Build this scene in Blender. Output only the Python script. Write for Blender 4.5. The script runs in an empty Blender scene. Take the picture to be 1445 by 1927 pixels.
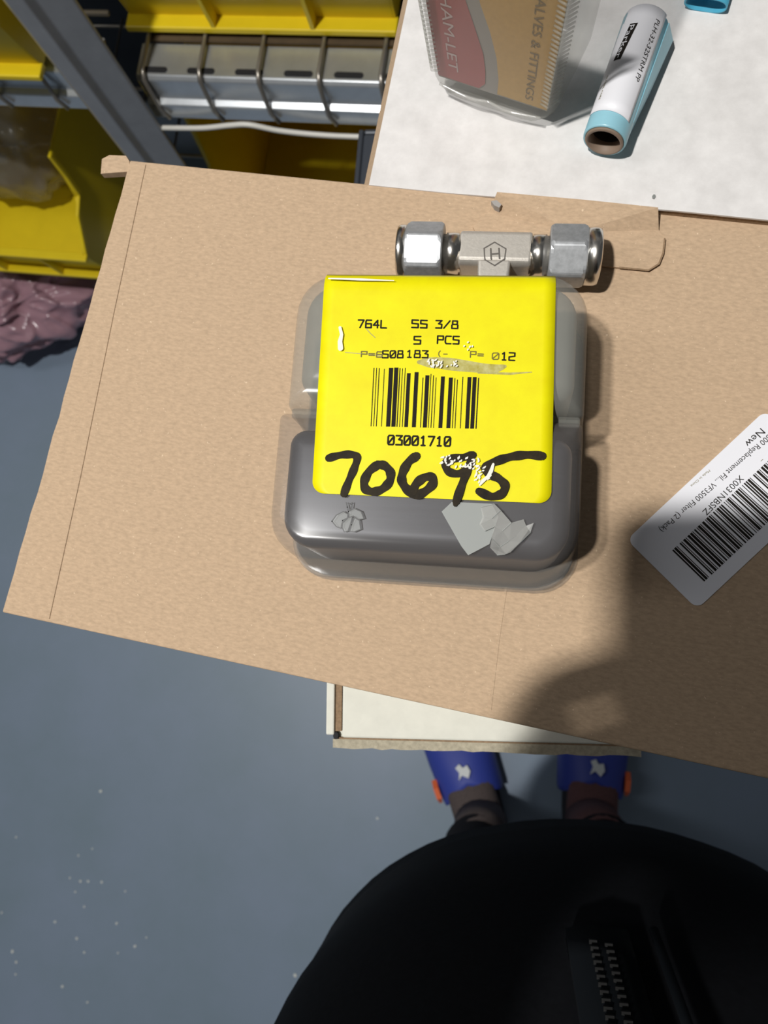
import bpy, bmesh, math, random
from mathutils import Vector, Matrix, noise
random.seed(7)
S = bpy.context.scene
COL = S.collection
# ------------------------------------------------------------------ camera
F, CX, CY, NX, NY = 1380.0, 722.5, 963.5, 920.0, 1165.0      # focal length and straight-down point, in photo pixels
CAMP = Vector((0, 0, 1.35))
dn = Vector(((NX-CX)/F, -(NY-CY)/F, -1)).normalized()
ZW = -dn
YW = (Vector((0, 1, 0)) - ZW*ZW.y).normalized()
XW = YW.cross(ZW)
ROT = Matrix((XW, YW, ZW))
cd = bpy.data.cameras.new('camera'); cam = bpy.data.objects.new('camera', cd); COL.objects.link(cam)
cam.matrix_world = Matrix.Translation(CAMP) @ ROT.to_4x4()
cd.sensor_fit = 'VERTICAL'; cd.lens = 6.86; cd.sensor_height = 6.86*1927/F; cd.sensor_width = cd.sensor_height
cd.clip_start = 0.004; cd.clip_end = 30
cd.dof.use_dof = True; cd.dof.focus_distance = 0.225; cd.dof.aperture_fstop = 5.5
S.camera = cam
# ------------------------------------------------------------------ world, lights, exposure
w = bpy.data.worlds.new('room_light'); S.world = w; w.use_nodes = True
w.node_tree.nodes['Background'].inputs[0].default_value = (0.93, 0.97, 1.0, 1)
w.node_tree.nodes['Background'].inputs[1].default_value = 0.070
def area(name, loc, target, sx, sy, power, col):
    l = bpy.data.lights.new(name, 'AREA'); l.shape = 'RECTANGLE'; l.size = sx; l.size_y = sy; l.energy = power; l.color = col
    o = bpy.data.objects.new(name, l); COL.objects.link(o); o.location = loc
    o.rotation_euler = (Vector(target)-Vector(loc)).to_track_quat('-Z', 'Y').to_euler()
    return o
area('ceiling_lamp', (-0.555, -0.10, 2.75), (0, 0.1, 1.1), 0.055, 0.08, 31.5, (1.0, 0.98, 0.945))
area('soft_fill', (-1.6, 0.3, 2.75), (-0.4, 0.2, 0.5), 0.25, 1.3, 7, (0.97, 0.98, 1.0))  # added soft fill for shadows and reflections, not a known fixture
S.view_settings.view_transform = 'Standard'; S.view_settings.look = 'None'
S.view_settings.gamma = 1; S.view_settings.exposure = 0.0; S.view_settings.use_curve_mapping = False

def ray(px, py): return ROT @ Vector(((px-CX)/F, -(py-CY)/F, -1))
def at(px, py, z):
    d = ray(px, py); return CAMP + d*((z-CAMP.z)/d.z)
# ------------------------------------------------------------------ helpers
def link(o, parent=None):
    COL.objects.link(o)
    if parent: o.parent = parent
    return o
def mesh(name, vs, fs, mat, parent=None, smooth=False):
    m = bpy.data.meshes.new(name); m.from_pydata([tuple(v) for v in vs], [], fs); m.update()
    bm = bmesh.new(); bm.from_mesh(m); bmesh.ops.recalc_face_normals(bm, faces=bm.faces); bm.to_mesh(m); bm.free()
    if smooth: m.polygons.foreach_set('use_smooth', [True]*len(m.polygons))
    if mat: m.materials.append(mat)
    return link(bpy.data.objects.new(name, m), parent)
def bevel(o, wd, seg=2, ang=35):
    b = o.modifiers.new('bevel', 'BEVEL'); b.width = wd; b.segments = seg; b.limit_method = 'ANGLE'; b.angle_limit = math.radians(ang)
    return o
def empty(name, loc=(0, 0, 0), rz=0, rot=None):
    o = bpy.data.objects.new(name, None); o.empty_display_size = 0.02; o.location = loc
    o.rotation_euler = rot if rot else (0, 0, rz)
    return link(o)
def tag(o, label, cat=None, group=None, kind=None):
    o['label'] = label
    if cat: o['category'] = cat
    if group: o['group'] = group
    if kind: o['kind'] = kind
    return o
class MB:
    def __init__(s): s.v = []; s.f = []
    def add(s, vs, fs):
        n = len(s.v); s.v += [tuple(v) for v in vs]; s.f += [tuple(i+n for i in f) for f in fs]
    def box(s, x0, x1, y0, y1, z0, z1):
        s.add([(x0,y0,z0),(x1,y0,z0),(x1,y1,z0),(x0,y1,z0),(x0,y0,z1),(x1,y0,z1),(x1,y1,z1),(x0,y1,z1)],
              [(3,2,1,0),(4,5,6,7),(0,1,5,4),(1,2,6,5),(2,3,7,6),(3,0,4,7)])
    def prism(s, pts, z0, z1):
        n = len(pts)
        s.add([(p[0],p[1],z0) for p in pts]+[(p[0],p[1],z1) for p in pts],
              [tuple(range(n-1,-1,-1)), tuple(range(n,2*n))]+[(i,(i+1)%n,n+(i+1)%n,n+i) for i in range(n)])
    def prism_x(s, pts, x0, x1):
        n = len(pts)
        s.add([(x0,p[0],p[1]) for p in pts]+[(x1,p[0],p[1]) for p in pts],
              [tuple(range(n-1,-1,-1)), tuple(range(n,2*n))]+[(i,(i+1)%n,n+(i+1)%n,n+i) for i in range(n)])
    def loft(s, rings, cap0=True, cap1=True):
        n = len(rings[0]); vs = [p for r in rings for p in r]; fs = []
        for k in range(len(rings)-1):
            for i in range(n): fs.append((k*n+i, k*n+(i+1)%n, (k+1)*n+(i+1)%n, (k+1)*n+i))
        if cap0: fs.append(tuple(range(n-1,-1,-1)))
        if cap1: fs.append(tuple(range((len(rings)-1)*n, len(rings)*n)))
        s.add(vs, fs)
    def tube(s, pts, r, n=8):
        pts = [Vector(p) for p in pts]; rings = []
        for i, p in enumerate(pts):
            t = (pts[min(i+1,len(pts)-1)]-pts[max(i-1,0)]).normalized()
            u = t.orthogonal().normalized() if i == 0 else (u - t*u.dot(t)).normalized()
            w_ = t.cross(u); rr = r[i] if isinstance(r, (list, tuple)) else r
            rings.append([p+(u*math.cos(a)+w_*math.sin(a))*rr for a in [2*math.pi*k/n for k in range(n)]])
        s.loft(rings)
    def ribbon(s, pts, wd, z, h=0.00012, dz=0.0):
        """a flat stroke with round ends, as a thin solid layer"""
        pts = [Vector((p[0], p[1])) for p in pts]; L = []; Rr = []
        for i, p in enumerate(pts):
            t = pts[min(i+1,len(pts)-1)]-pts[max(i-1,0)]
            if t.length < 1e-9: t = Vector((1,0))
            t.normalize(); nn = Vector((-t.y, t.x)); ww = (wd[i] if isinstance(wd,(list,tuple)) else wd)/2
            L.append(p+nn*ww); Rr.append(p-nn*ww)
        k = len(pts); zz = z+h
        self_v = [(p.x,p.y,zz+i*dz) for i,p in enumerate(L)]+[(p.x,p.y,zz+i*dz) for i,p in enumerate(Rr)]
        s.add(self_v, [(i, k+i, k+i+1, i+1) for i in range(k-1)])
        for e in (0, k-1):
            ww = (wd[e] if isinstance(wd,(list,tuple)) else wd)/2
            s.add([(pts[e].x+ww*math.cos(a), pts[e].y+ww*math.sin(a), zz+e*dz+0.000004) for a in [math.pi*2*j/10 for j in range(10)]], [tuple(range(10))])
    def build(s, name, mat, parent=None, smooth=False): return mesh(name, s.v, s.f, mat, parent, smooth)
def rrect(w_, d_, r, n=6, cx=0, cy=0, rs=None):
    """rounded rectangle outline, rs = radii for corners ++, -+, --, +-"""
    rs = rs or [r]*4; out = []
    for k, (sx, sy) in enumerate(((1,1),(-1,1),(-1,-1),(1,-1))):
        rr = min(rs[k], w_/2-1e-5, d_/2-1e-5)
        for j in range(n+1):
            a = math.pi/2*(k + j/n)
            out.append((cx+sx*(w_/2-rr)+rr*math.cos(a), cy+sy*(d_/2-rr)+rr*math.sin(a)))
    return out
def smooth_curve(pts, n=6, closed=False):
    P = [Vector(p) for p in pts]; out = []; m = len(P)
    rng = m if closed else m-1
    for i in range(rng):
        g = lambda k: P[k % m] if closed else P[max(0, min(m-1, k))]
        a, b, c, d = g(i-1), g(i), g(i+1), g(i+2)
        for j in range(n):
            t = j/n
            out.append(0.5*((2*b)+(c-a)*t+(2*a-5*b+4*c-d)*t*t+(3*b-a-3*c+d)*t**3))
    if not closed: out.append(P[-1])
    return out
def text_mesh(body):
    c = bpy.data.curves.new('lettering', 'FONT'); c.body = body; c.size = 1; c.resolution_u = 3
    o = bpy.data.objects.new('lettering_tmp', c); COL.objects.link(o)
    dg = bpy.context.evaluated_depsgraph_get(); m = bpy.data.meshes.new_from_object(o.evaluated_get(dg))
    bpy.data.objects.remove(o); bpy.data.curves.remove(c)
    vs = [v.co.copy() for v in m.vertices]; fs = [tuple(p.vertices) for p in m.polygons]
    bpy.data.meshes.remove(m); return vs, fs
# ------------------------------------------------------------------ materials
def mat(name, col, rough=0.6, metal=0.0, alpha=1.0, spec=0.5, noise_amt=0.0, scale=200, stretch=(1,1,1), col2=None, bump=0.0, speck=None, coat=0.0):
    m = bpy.data.materials.new(name); m.use_nodes = True; nt = m.node_tree; b = nt.nodes['Principled BSDF']
    b.inputs['Base Color'].default_value = (*col, 1); b.inputs['Roughness'].default_value = rough; b.inputs['Metallic'].default_value = metal
    b.inputs['Alpha'].default_value = alpha; b.inputs['Specular IOR Level'].default_value = spec; b.inputs['Coat Weight'].default_value = coat
    if noise_amt or bump or speck:
        tc = nt.nodes.new('ShaderNodeTexCoord'); mp = nt.nodes.new('ShaderNodeMapping'); mp.inputs['Scale'].default_value = stretch
        nt.links.new(tc.outputs['Object'], mp.inputs[0])
        nz = nt.nodes.new('ShaderNodeTexNoise'); nz.inputs['Scale'].default_value = scale; nz.inputs['Detail'].default_value = 5; nz.inputs['Roughness'].default_value = 0.65
        nt.links.new(mp.outputs[0], nz.inputs['Vector'])
        rp = nt.nodes.new('ShaderNodeValToRGB'); rp.color_ramp.elements[0].position = 0.3; rp.color_ramp.elements[1].position = 0.7
        c2 = col2 or tuple(c*(1-noise_amt) for c in col)
        rp.color_ramp.elements[0].color = (*c2, 1); rp.color_ramp.elements[1].color = (*col, 1)
        nt.links.new(nz.outputs['Fac'], rp.inputs[0]); last = rp.outputs[0]
        if speck:
            sc, thr, sc_col = speck
            n2 = nt.nodes.new('ShaderNodeTexNoise'); n2.inputs['Scale'].default_value = sc; n2.inputs['Detail'].default_value = 2
            nt.links.new(tc.outputs['Object'], n2.inputs['Vector'])
            r2 = nt.nodes.new('ShaderNodeValToRGB'); r2.color_ramp.elements[0].position = thr; r2.color_ramp.elements[1].position = thr+0.06
            nt.links.new(n2.outputs['Fac'], r2.inputs[0])
            mx = nt.nodes.new('ShaderNodeMixRGB'); mx.inputs[2].default_value = (*sc_col, 1)
            nt.links.new(r2.outputs[0], mx.inputs[0]); nt.links.new(last, mx.inputs[1]); last = mx.outputs[0]
        nt.links.new(last, b.inputs['Base Color'])
        if bump:
            bp = nt.nodes.new('ShaderNodeBump'); bp.inputs['Strength'].default_value = bump; bp.inputs['Distance'].default_value = 0.0006
            nt.links.new(nz.outputs['Fac'], bp.inputs['Height']); nt.links.new(bp.outputs[0], b.inputs['Normal'])
    return m
M = {}
M['kraft'] = mat('kraft_board', (0.59, 0.425, 0.28), 0.85, spec=0.2, noise_amt=0.24, scale=420, stretch=(1, 2.4, 1), bump=0.12, speck=(900, 0.70, (0.72, 0.55, 0.38)))
M['kraft_edge'] = mat('kraft_cut_edge', (0.34, 0.23, 0.14), 0.9, spec=0.1, noise_amt=0.4, scale=900)
M['cut_edge_pale'] = mat('pale_cut_edge', (0.50, 0.45, 0.34), 0.9, spec=0.1, noise_amt=0.35, scale=500)
M['white_board'] = mat('white_board', (0.74, 0.735, 0.65), 0.75, spec=0.25, noise_amt=0.09, scale=130, bump=0.05)
M['white_mottle'] = mat('white_mottled_board', (0.79, 0.77, 0.755), 0.7, spec=0.3, col2=(0.66, 0.64, 0.625), noise_amt=0.1, scale=110, bump=0.04)
M['yellow_label'] = mat('yellow_label_paper', (0.86, 0.80, 0.0), 0.5, spec=0.3, col2=(0.80, 0.70, 0.0), noise_amt=0.1, scale=90)
M['ink'] = mat('black_print', (0.016, 0.013, 0.010), 0.7, spec=0.15)
M['ink_faint'] = mat('worn_black_print', (0.16, 0.13, 0.012), 0.6)
M['marker'] = mat('marker_ink', (0.011, 0.008, 0.005), 0.6, spec=0.15, col2=(0.034, 0.024, 0.010), noise_amt=0.5, scale=260)
M['scuff'] = mat('bare_paper_scuff', (0.86, 0.84, 0.76), 0.8)
M['smear'] = mat('greasy_smear', (0.42, 0.36, 0.06), 0.7, col2=(0.66, 0.62, 0.30), noise_amt=0.4, scale=500, alpha=0.75)
M['clear'] = mat('clear_plastic', (0.27, 0.25, 0.24), 0.16, alpha=0.24, spec=0.6)
M['frost'] = mat('frosted_plastic', (0.40, 0.40, 0.36), 0.20, alpha=0.30, spec=0.55)
M['flange'] = mat('clear_plastic_flange', (0.30, 0.29, 0.27), 0.12, alpha=0.22, spec=0.7)
M['insert_dark'] = mat('dark_packing', (0.070, 0.074, 0.086), 0.42, metal=0.3, noise_amt=0.3, scale=60, stretch=(0.2, 3, 1))
M['insert_grey'] = mat('grey_packing', (0.27, 0.285, 0.27), 0.5, noise_amt=0.25, scale=45)
M['residue'] = mat('sticker_residue', (0.42, 0.44, 0.42), 0.5, alpha=0.62)
M['film'] = mat('torn_clear_film', (0.6, 0.6, 0.57), 0.12, alpha=0.33, spec=0.9)
M['emblem_line'] = mat('moulded_line', (0.02, 0.02, 0.02), 0.4)
M['emblem_fill'] = mat('moulded_emblem', (0.40, 0.41, 0.40), 0.25, alpha=0.5)
M['steel'] = mat('machined_steel', (0.66, 0.63, 0.58), 0.24, metal=1.0)
M['steel_matt'] = mat('forged_steel', (0.64, 0.60, 0.54), 0.45, metal=0.55, noise_amt=0.12, scale=900, bump=0.1)
M['steel_nut'] = mat('nut_steel', (0.52, 0.535, 0.55), 0.5, metal=0.6, noise_amt=0.28, scale=420)
M['stamp'] = mat('stamped_groove', (0.17, 0.155, 0.14), 0.5, metal=0.6)
M['label_white'] = mat('white_label_paper', (0.82, 0.82, 0.86), 0.45, spec=0.4)
M['red'] = mat('red_insert_print', (0.46, 0.10, 0.11), 0.5, noise_amt=0.1, scale=700)
M['orange'] = mat('amber_insert_print', (0.66, 0.40, 0.11), 0.5, noise_amt=0.12, scale=700)
M['card_grey'] = mat('grey_insert_card', (0.36, 0.34, 0.32), 0.6)
M['print_pale'] = mat('pale_insert_lettering', (0.66, 0.52, 0.52), 0.6)
M['print_brown'] = mat('brown_insert_lettering', (0.22, 0.15, 0.06), 0.6)
M['blue_film'] = mat('light_blue_plastic', (0.30, 0.58, 0.68), 0.3, spec=0.5, noise_amt=0.12, scale=60)
M['blue_film2'] = mat('bright_blue_plastic', (0.10, 0.50, 0.72), 0.3, spec=0.5, alpha=0.85)
M['core'] = mat('brown_tube_core', (0.23, 0.165, 0.12), 0.6)
M['core_dark'] = mat('tube_bore', (0.035, 0.028, 0.025), 0.7)
M['yellow_bin'] = mat('yellow_bin_plastic', (0.80, 0.60, 0.012), 0.42, spec=0.4, noise_amt=0.08, scale=20)
M['rack_grey'] = mat('grey_painted_steel', (0.36, 0.365, 0.38), 0.38, metal=0.35, noise_amt=0.15, scale=40)
M['galv'] = mat('galvanised_steel', (0.66, 0.69, 0.72), 0.30, metal=0.75, noise_amt=0.12, scale=60)
M['wire'] = mat('wire_steel', (0.36, 0.33, 0.29), 0.35, metal=0.8)
M['black'] = mat('slot_black', (0.01, 0.01, 0.012), 0.8)
M['cable'] = mat('pale_cable', (0.72, 0.70, 0.64), 0.4)
M['bag_grey'] = mat('smoky_polythene', (0.33, 0.31, 0.26), 0.22, alpha=0.62, spec=0.8)
M['bag_pink'] = mat('pink_polythene', (0.46, 0.27, 0.32), 0.2, alpha=0.86, spec=0.8)
M['cart'] = mat('dark_cart_steel', (0.045, 0.052, 0.065), 0.45, metal=0.2)
M['rubber'] = mat('black_rubber', (0.02, 0.02, 0.02), 0.6)
M['floor'] = mat('blue_grey_floor_paint', (0.25, 0.315, 0.42), 0.42, spec=0.5, col2=(0.21, 0.28, 0.345), noise_amt=0.2, scale=3.2)
M['speck'] = mat('pale_paint_chip', (0.72, 0.74, 0.70), 0.7)
M['wall'] = mat('grey_wall_paint', (0.30, 0.30, 0.30), 0.8, noise_amt=0.05, scale=4)
M['jacket'] = mat('black_jacket_cloth', (0.010, 0.011, 0.014), 0.85, spec=0.15, noise_amt=0.3, scale=260)
M['trousers'] = mat('charcoal_trouser_cloth', (0.018, 0.018, 0.021), 0.9, spec=0.15, noise_amt=0.3, scale=300)
M['zip_metal'] = mat('zip_teeth_metal', (0.06, 0.06, 0.06), 0.3, metal=0.9)
M['zip_tape'] = mat('zip_tape', (0.0055, 0.0075, 0.010), 0.8, spec=0.15)
M['skin'] = mat('skin', (0.50, 0.30, 0.22), 0.5, noise_amt=0.1, scale=60)
M['hair'] = mat('dark_hair', (0.02, 0.015, 0.012), 0.6)
M['eye'] = mat('eye_white', (0.8, 0.8, 0.78), 0.2)
M['lip'] = mat('lip', (0.42, 0.19, 0.16), 0.5)
M['clog_blue'] = mat('royal_blue_foam', (0.035, 0.06, 0.36), 0.55)
M['clog_sole'] = mat('black_foam_sole', (0.02, 0.022, 0.03), 0.7)
M['clog_orange'] = mat('orange_trim', (0.85, 0.16, 0.05), 0.5)
M['clog_white'] = mat('white_emblem', (0.75, 0.78, 0.78), 0.5)
M['sock'] = mat('brown_grey_sock', (0.11, 0.085, 0.08), 0.9, noise_amt=0.3, scale=300)
M['sock_red_light'] = mat('sock_in_red_light', (0.16, 0.075, 0.075), 0.9, noise_amt=0.3, scale=300)  # same sock cloth, its different light painted in as a redder tone
M['phone'] = mat('phone_body', (0.02, 0.02, 0.022), 0.3)
M['glass'] = mat('phone_glass', (0.01, 0.01, 0.012), 0.08)
# ------------------------------------------------------------------ setting: floor and back wall
K = 1.10                                   # top of the kraft box
RO = Vector((-0.25, 0.5355, 0)); RA = math.radians(-7.1)     # storage rack frame
m = MB(); m.box(-3, 3, -2.2, 2.2, -0.05, 0); o = m.build('floor', M['floor'])
tag(o, 'blue-grey painted concrete floor with pale paint chips', kind='structure')
m = MB(); m.box(-2.5, 2.5, 0.86, 0.92, 0.002, 2.8); o = m.build('wall_back', M['wall']); o.location = RO; o.rotation_euler = (0, 0, RA)
tag(o, 'plain grey wall behind the storage rack', kind='structure')
m = MB()
chips = [(555,1835,6.5),(190,1489,5),(220,1737,4.5),(118,1856,4),(31,1575,3),(174,1597,3),(152,1658,4),(166,1658,4),(192,1660,4),(142,1678,4),(236,1677,3),
         (159,1706,3),(104,1735,4),(145,1766,4),(159,1792,3),(254,1780,4),(276,1764,3),(24,1790,5),(31,1810,4),(30,1833,3),(165,1886,3),(4,1717,3),(222,1793,3),(148,1610,3),(132,1652,3),(710,1540,4),(690,1392,5)]
for px, py, r in chips:
    p = at(px, py, 0.0); rr = r*0.00098*0.62
    k = 7; ring = [(p.x+rr*math.cos(2*math.pi*i/k)*random.uniform(.6,1.2), p.y+rr*math.sin(2*math.pi*i/k)*random.uniform(.6,1.2)) for i in range(k)]
    m.prism(ring, 0.0, 0.0012)
o = m.build('paint_chips', M['speck']); tag(o, 'small pale paint chips scattered over the blue-grey floor', 'paint chips', kind='stuff')
# ------------------------------------------------------------------ storage rack
rack = empty('storage_rack', RO, RA); tag(rack, 'steel storage rack with grey angle post and galvanised beams behind the boxes', 'shelving rack')
def post_round(x, y):
    """folded post: two faces meeting at a ridge, as seen in the photo"""
    m = MB()
    m.prism([(x,y+.010),(x+.012,y),(x+.030,y),(x+.034,y+.008),(x+.060,y+.020),(x+.060,y+.024),(x+.031,y+.011),(x+.028,y+.004),(x+.013,y+.004),(x+.004,y+.012),(x+.004,y+.034),(x,y+.034)], 0, 1.75)
    return bevel(m.build('post', M['rack_grey'], rack), 0.0015, 2)
post_round(-0.168, -0.040); post_round(0.72, -0.040); post_round(-1.05, -0.040)
for x in (-1.05, -0.168, 0.72):
    m = MB(); m.box(x, x+.05, .44, .475, 0, 1.75); bevel(m.build('rear_post', M['rack_grey'], rack), .002)
def beam(x0, x1, ztop, yo=0.0, slots=False):
    m = MB(); h = 0.052
    prof = [(yo,ztop-.004),(yo+.004,ztop),(yo+.040,ztop),(yo+.040,ztop-.004),(yo+.008,ztop-.005),(yo+.0045,ztop-.009),(yo+.0045,ztop-.030),(yo-.003,ztop-.034),(yo-.003,ztop-h+.003),(yo+.02,ztop-h+.003),(yo+.02,ztop-h),(yo-.007,ztop-h),(yo-.007,ztop-.032),(yo,ztop-.028)]
    m.prism_x(prof, x0, x1); b = bevel(m.build('beam', M['galv'], rack), .0012, 2)
    x = x0+.004
    while slots and x < x0+.40:
        q = MB(); q.prism(rrect(.030,.0065,.003,4,x+.015,yo+.0095), ztop, ztop+.0006); q.build('beam_slot', M['black'], b); x += .052
    return b
def deck(x0, x1, z, wires, yo=0.0):
    """wire deck: rods run front to back and hook down over the beam"""
    for x in wires:
        m = MB(); m.tube([(x-.006,.45,z+.006),(x,.06,z+.006),(x,yo+.006,z+.006),(x+.001,yo-.003,z+.002),(x+.002,yo-.006,z-.020),(x+.004,yo-.010,z-.034),(x+.010,yo-.011,z-.047)], .0024, 6)
        m.build('deck_wire', M['wire'], rack, True)
    m = MB()
    for y in (.08, .2, .32, .44): m.tube([(x0,y,z+.001),(x1,y,z+.001)], .003, 6)
    m.build('deck_cross_wire', M['wire'], rack, True)
Z1 = 0.704
beam(-0.115, 0.72, Z1, 0, True); beam(-1.0, -0.165, Z1-.008, .012)
deck(-.115, .72, Z1, [-.105, -.043, .020, .083, .146, .209, .272, .335, .40, .46, .52, .58, .64])
deck(-1.0, -.165, Z1-.008, [-.235, -.305, -.375, -.445, -.515, -.585, -.655, -.725, -.80, -.87, -.94], .012)
Z2 = 0.262
beam(-0.115, 0.72, Z2, .02); beam(-1.0, -.165, Z2, .02)
deck(-.115, .72, Z2, [-.105+.0625*i for i in range(13)], .02); deck(-1.0, -.165, Z2, [-.235-.07*i for i in range(11)], .02)
m = MB(); m.tube(smooth_curve([(-.16,-.018,.648),(-.11,-.016,.647),(-.06,-.017,.651),(-.022,-.02,.662),(.0,-.02,.664),(.03,-.019,.655),(.07,-.017,.648),(.12,-.016,.646),(.25,-.016,.648),(.5,-.016,.646),(.715,-.016,.648)], 6), .0028, 6)
m.build('loose_cable', M['cable'], rack, True)['label'] = 'pale cable along the beam foot'
m = MB(); m.box(-1.05,.77,.478,.482,.02,1.75); m.build('gap_shade_sheet', M['cart'], rack)  # added dark sheet, stands in for the shade behind the bins
M['shelf_board'] = mat('brown_shelf_board', (0.10, 0.065, 0.03), 0.8, noise_amt=0.3, scale=60)
m = MB(); m.box(-.11,.71,.041,.46,Z1+.0002,Z1+.0028); m.build('shelf_board', M['shelf_board'], rack)
def make_bin(x0, y0, z0, wd=0.28, D=0.30, H=0.26, lip=0.075, label=''):
    b = empty('storage_bin', RO+Matrix.Rotation(RA,3,'Z')@Vector((x0,y0,z0)), RA); t = .003
    m = MB()
    prof = [(0.012,0),(D,0),(D,H),(.085,H),(.080,H*.80),(.070,H*.62),(.045,lip+.035),(.0,lip+.006),(0,lip-.004)]
    for x in (0, wd-t): m.prism_x(prof, x, x+t)
    m.box(t, wd-t, .012, D, 0, t)                         # floor
    m.box(t, wd-t, D-t, D, t, H)                          # back
    m.add([(t,.012,0),(wd-t,.012,0),(wd-t,0,lip),(t,0,lip),(t,.015,t),(wd-t,.015,t),(wd-t,t,lip),(t,t,lip)],
          [(0,1,2,3),(7,6,5,4),(0,4,5,1),(3,2,6,7)])      # front wall
    bevel(m.build('bin_body', M['yellow_bin'], b), .001, 2)
    m = MB(); m.box(-.004, wd+.004, -.010, .004, lip-.004, lip+.003); bevel(m.build('front_rim', M['yellow_bin'], b), .0015, 2)
    m = MB(); m.box(-.002, wd+.002, -.004, .014, -.001, .006); bevel(m.build('bottom_rim', M['yellow_bin'], b), .0015, 2)
    for x in (wd*.33, wd*.70):
        m = MB(); m.prism_x([(.012,.006),(-.003,.006),(-.009,lip-.004),(.002,lip-.004)], x, x+.004); m.build('rib', M['yellow_bin'], b)
    for x in (-.004, wd-.001):
        m = MB(); m.prism_x([(.072,H*.62),(.079,H*.80),(.083,H+.003),(D,H+.003),(D,H-.005),(.090,H-.005),(.088,H*.80),(.081,H*.62),(.050,lip+.036),(.008,lip+.001),(.0,lip+.004),(.043,lip+.042)], x, x+.005)
        bevel(m.build('side_rim', M['yellow_bin'], b), .001, 1)
    return tag(b, label, 'storage bin', 'yellow storage bins on the rack')
make_bin(-.125, .048, Z1+.010, label='yellow storage bin on the upper shelf, above the silver beam')
make_bin(-.50, -.005, Z1+.002, label='yellow storage bin on the upper shelf, left of the grey post')
make_bin(-.142, -.010, Z2+.010, H=.30, label='yellow storage bin on the lower shelf, in shade between grey post and white carton')
make_bin(-.655, -.032, Z2+.010, H=.20, label='yellow storage bin on the lower shelf with smoky plastic bag, left of the kraft box')
# smoky bag lying in the left bin: a crumpled closed pouch
def crumple(name, loc, rad, mat_, amp, seed, rz=0, sub=5, sq=1.0, fr=2.2):
    bm = bmesh.new(); bmesh.ops.create_icosphere(bm, subdivisions=sub, radius=1)
    for v in bm.verts:
        p = v.co.copy(); n_ = noise.fractal(p*fr*.5+Vector((seed,seed*2,0)), .8, 2.1, 4)
        rg = 1-abs(noise.noise(p*fr*1.5+Vector((0,seed,seed)))) ; rg2 = 1-abs(noise.noise(p*fr*3.5+Vector((seed,0,3))))
        f = 1+amp*(n_*.9+(rg**3-.5)*.7+(rg2**3-.5)*.35)
        s_ = lambda c: math.copysign(abs(c)**sq, c)
        v.co = Vector((s_(p.x)*rad[0], s_(p.y)*rad[1], s_(p.z)*rad[2]))*f
    zmin = min(v.co.z for v in bm.verts)
    for v in bm.verts: v.co.z -= zmin
    me = bpy.data.meshes.new(name); bm.to_mesh(me); bm.free(); me.materials.append(mat_)
    me.polygons.foreach_set('use_smooth', [True]*len(me.polygons))
    o = link(bpy.data.objects.new(name, me)); o.location = loc; o.rotation_euler = (0,0,rz); return o
BL = RO+Matrix.Rotation(RA,3,'Z')@Vector((-.545,.150,Z2+.0135))
o = crumple('plastic_bag', BL, (.108,.092,.125), M['bag_grey'], .14, 3.3, RA, 5, .8, 1.3)
tag(o, 'smoky grey plastic bag lying in the left yellow bin', 'plastic bag')
p = at(48, 560, .10)
o = crumple('plastic_bag', (p.x-.02, p.y-.005, 0), (.150,.10,.092), M['bag_pink'], .42, 9.1, .3, 6, .8, 1.15)
tag(o, 'crumpled pink plastic bag on the floor under the left bin', 'plastic bag')
# ------------------------------------------------------------------ cart carrying the boxes
cart = empty('utility_cart', (0.10, 0.15, 0), math.radians(-3.4)); tag(cart, 'dark steel utility cart mostly hidden beneath the stacked boxes', 'cart')
ZC = 0.88
m = MB(); m.box(-.199, .22, -.185, .178, ZC-.004, ZC); bevel(m.build('top_shelf', M['cart'], cart), .0015)
m = MB()
for a in ((-.203,-.199,-.189,.182,ZC-.035,ZC),(.22,.224,-.189,.182,ZC-.035,ZC),(-.199,.22,-.189,-.185,ZC-.035,ZC),(-.199,.22,.178,.182,ZC-.035,ZC)): m.box(*a)
bevel(m.build('shelf_rim', M['cart'], cart), .0015)
m = MB(); m.box(-.19,.21,-.175,.168,.20,.206); bevel(m.build('bottom_shelf', M['cart'], cart), .0015)
for sx in (-.185,.206):
    for sy in (-.171,.164):
        m = MB(); m.box(sx-.012,sx+.012,sy-.012,sy+.012,.075,ZC-.004); bevel(m.build('leg', M['cart'], cart), .002)
        m = MB(); n = 16
        m.loft([[(sx+dx,sy+r*math.cos(2*math.pi*k/n),.036+r*math.sin(2*math.pi*k/n)) for k in range(n)] for dx,r in ((-.011,.030),(-.008,.036),(.008,.036),(.011,.030))])
        c_ = m.build('caster', M['rubber'], cart, True)
        m = MB(); m.box(sx-.016,sx-.012,sy-.012,sy+.012,.03,.078); m.box(sx+.012,sx+.016,sy-.012,sy+.012,.03,.078); m.box(sx-.016,sx+.016,sy-.014,sy+.014,.074,.078); m.build('fork', M['rack_grey'], c_)
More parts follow.
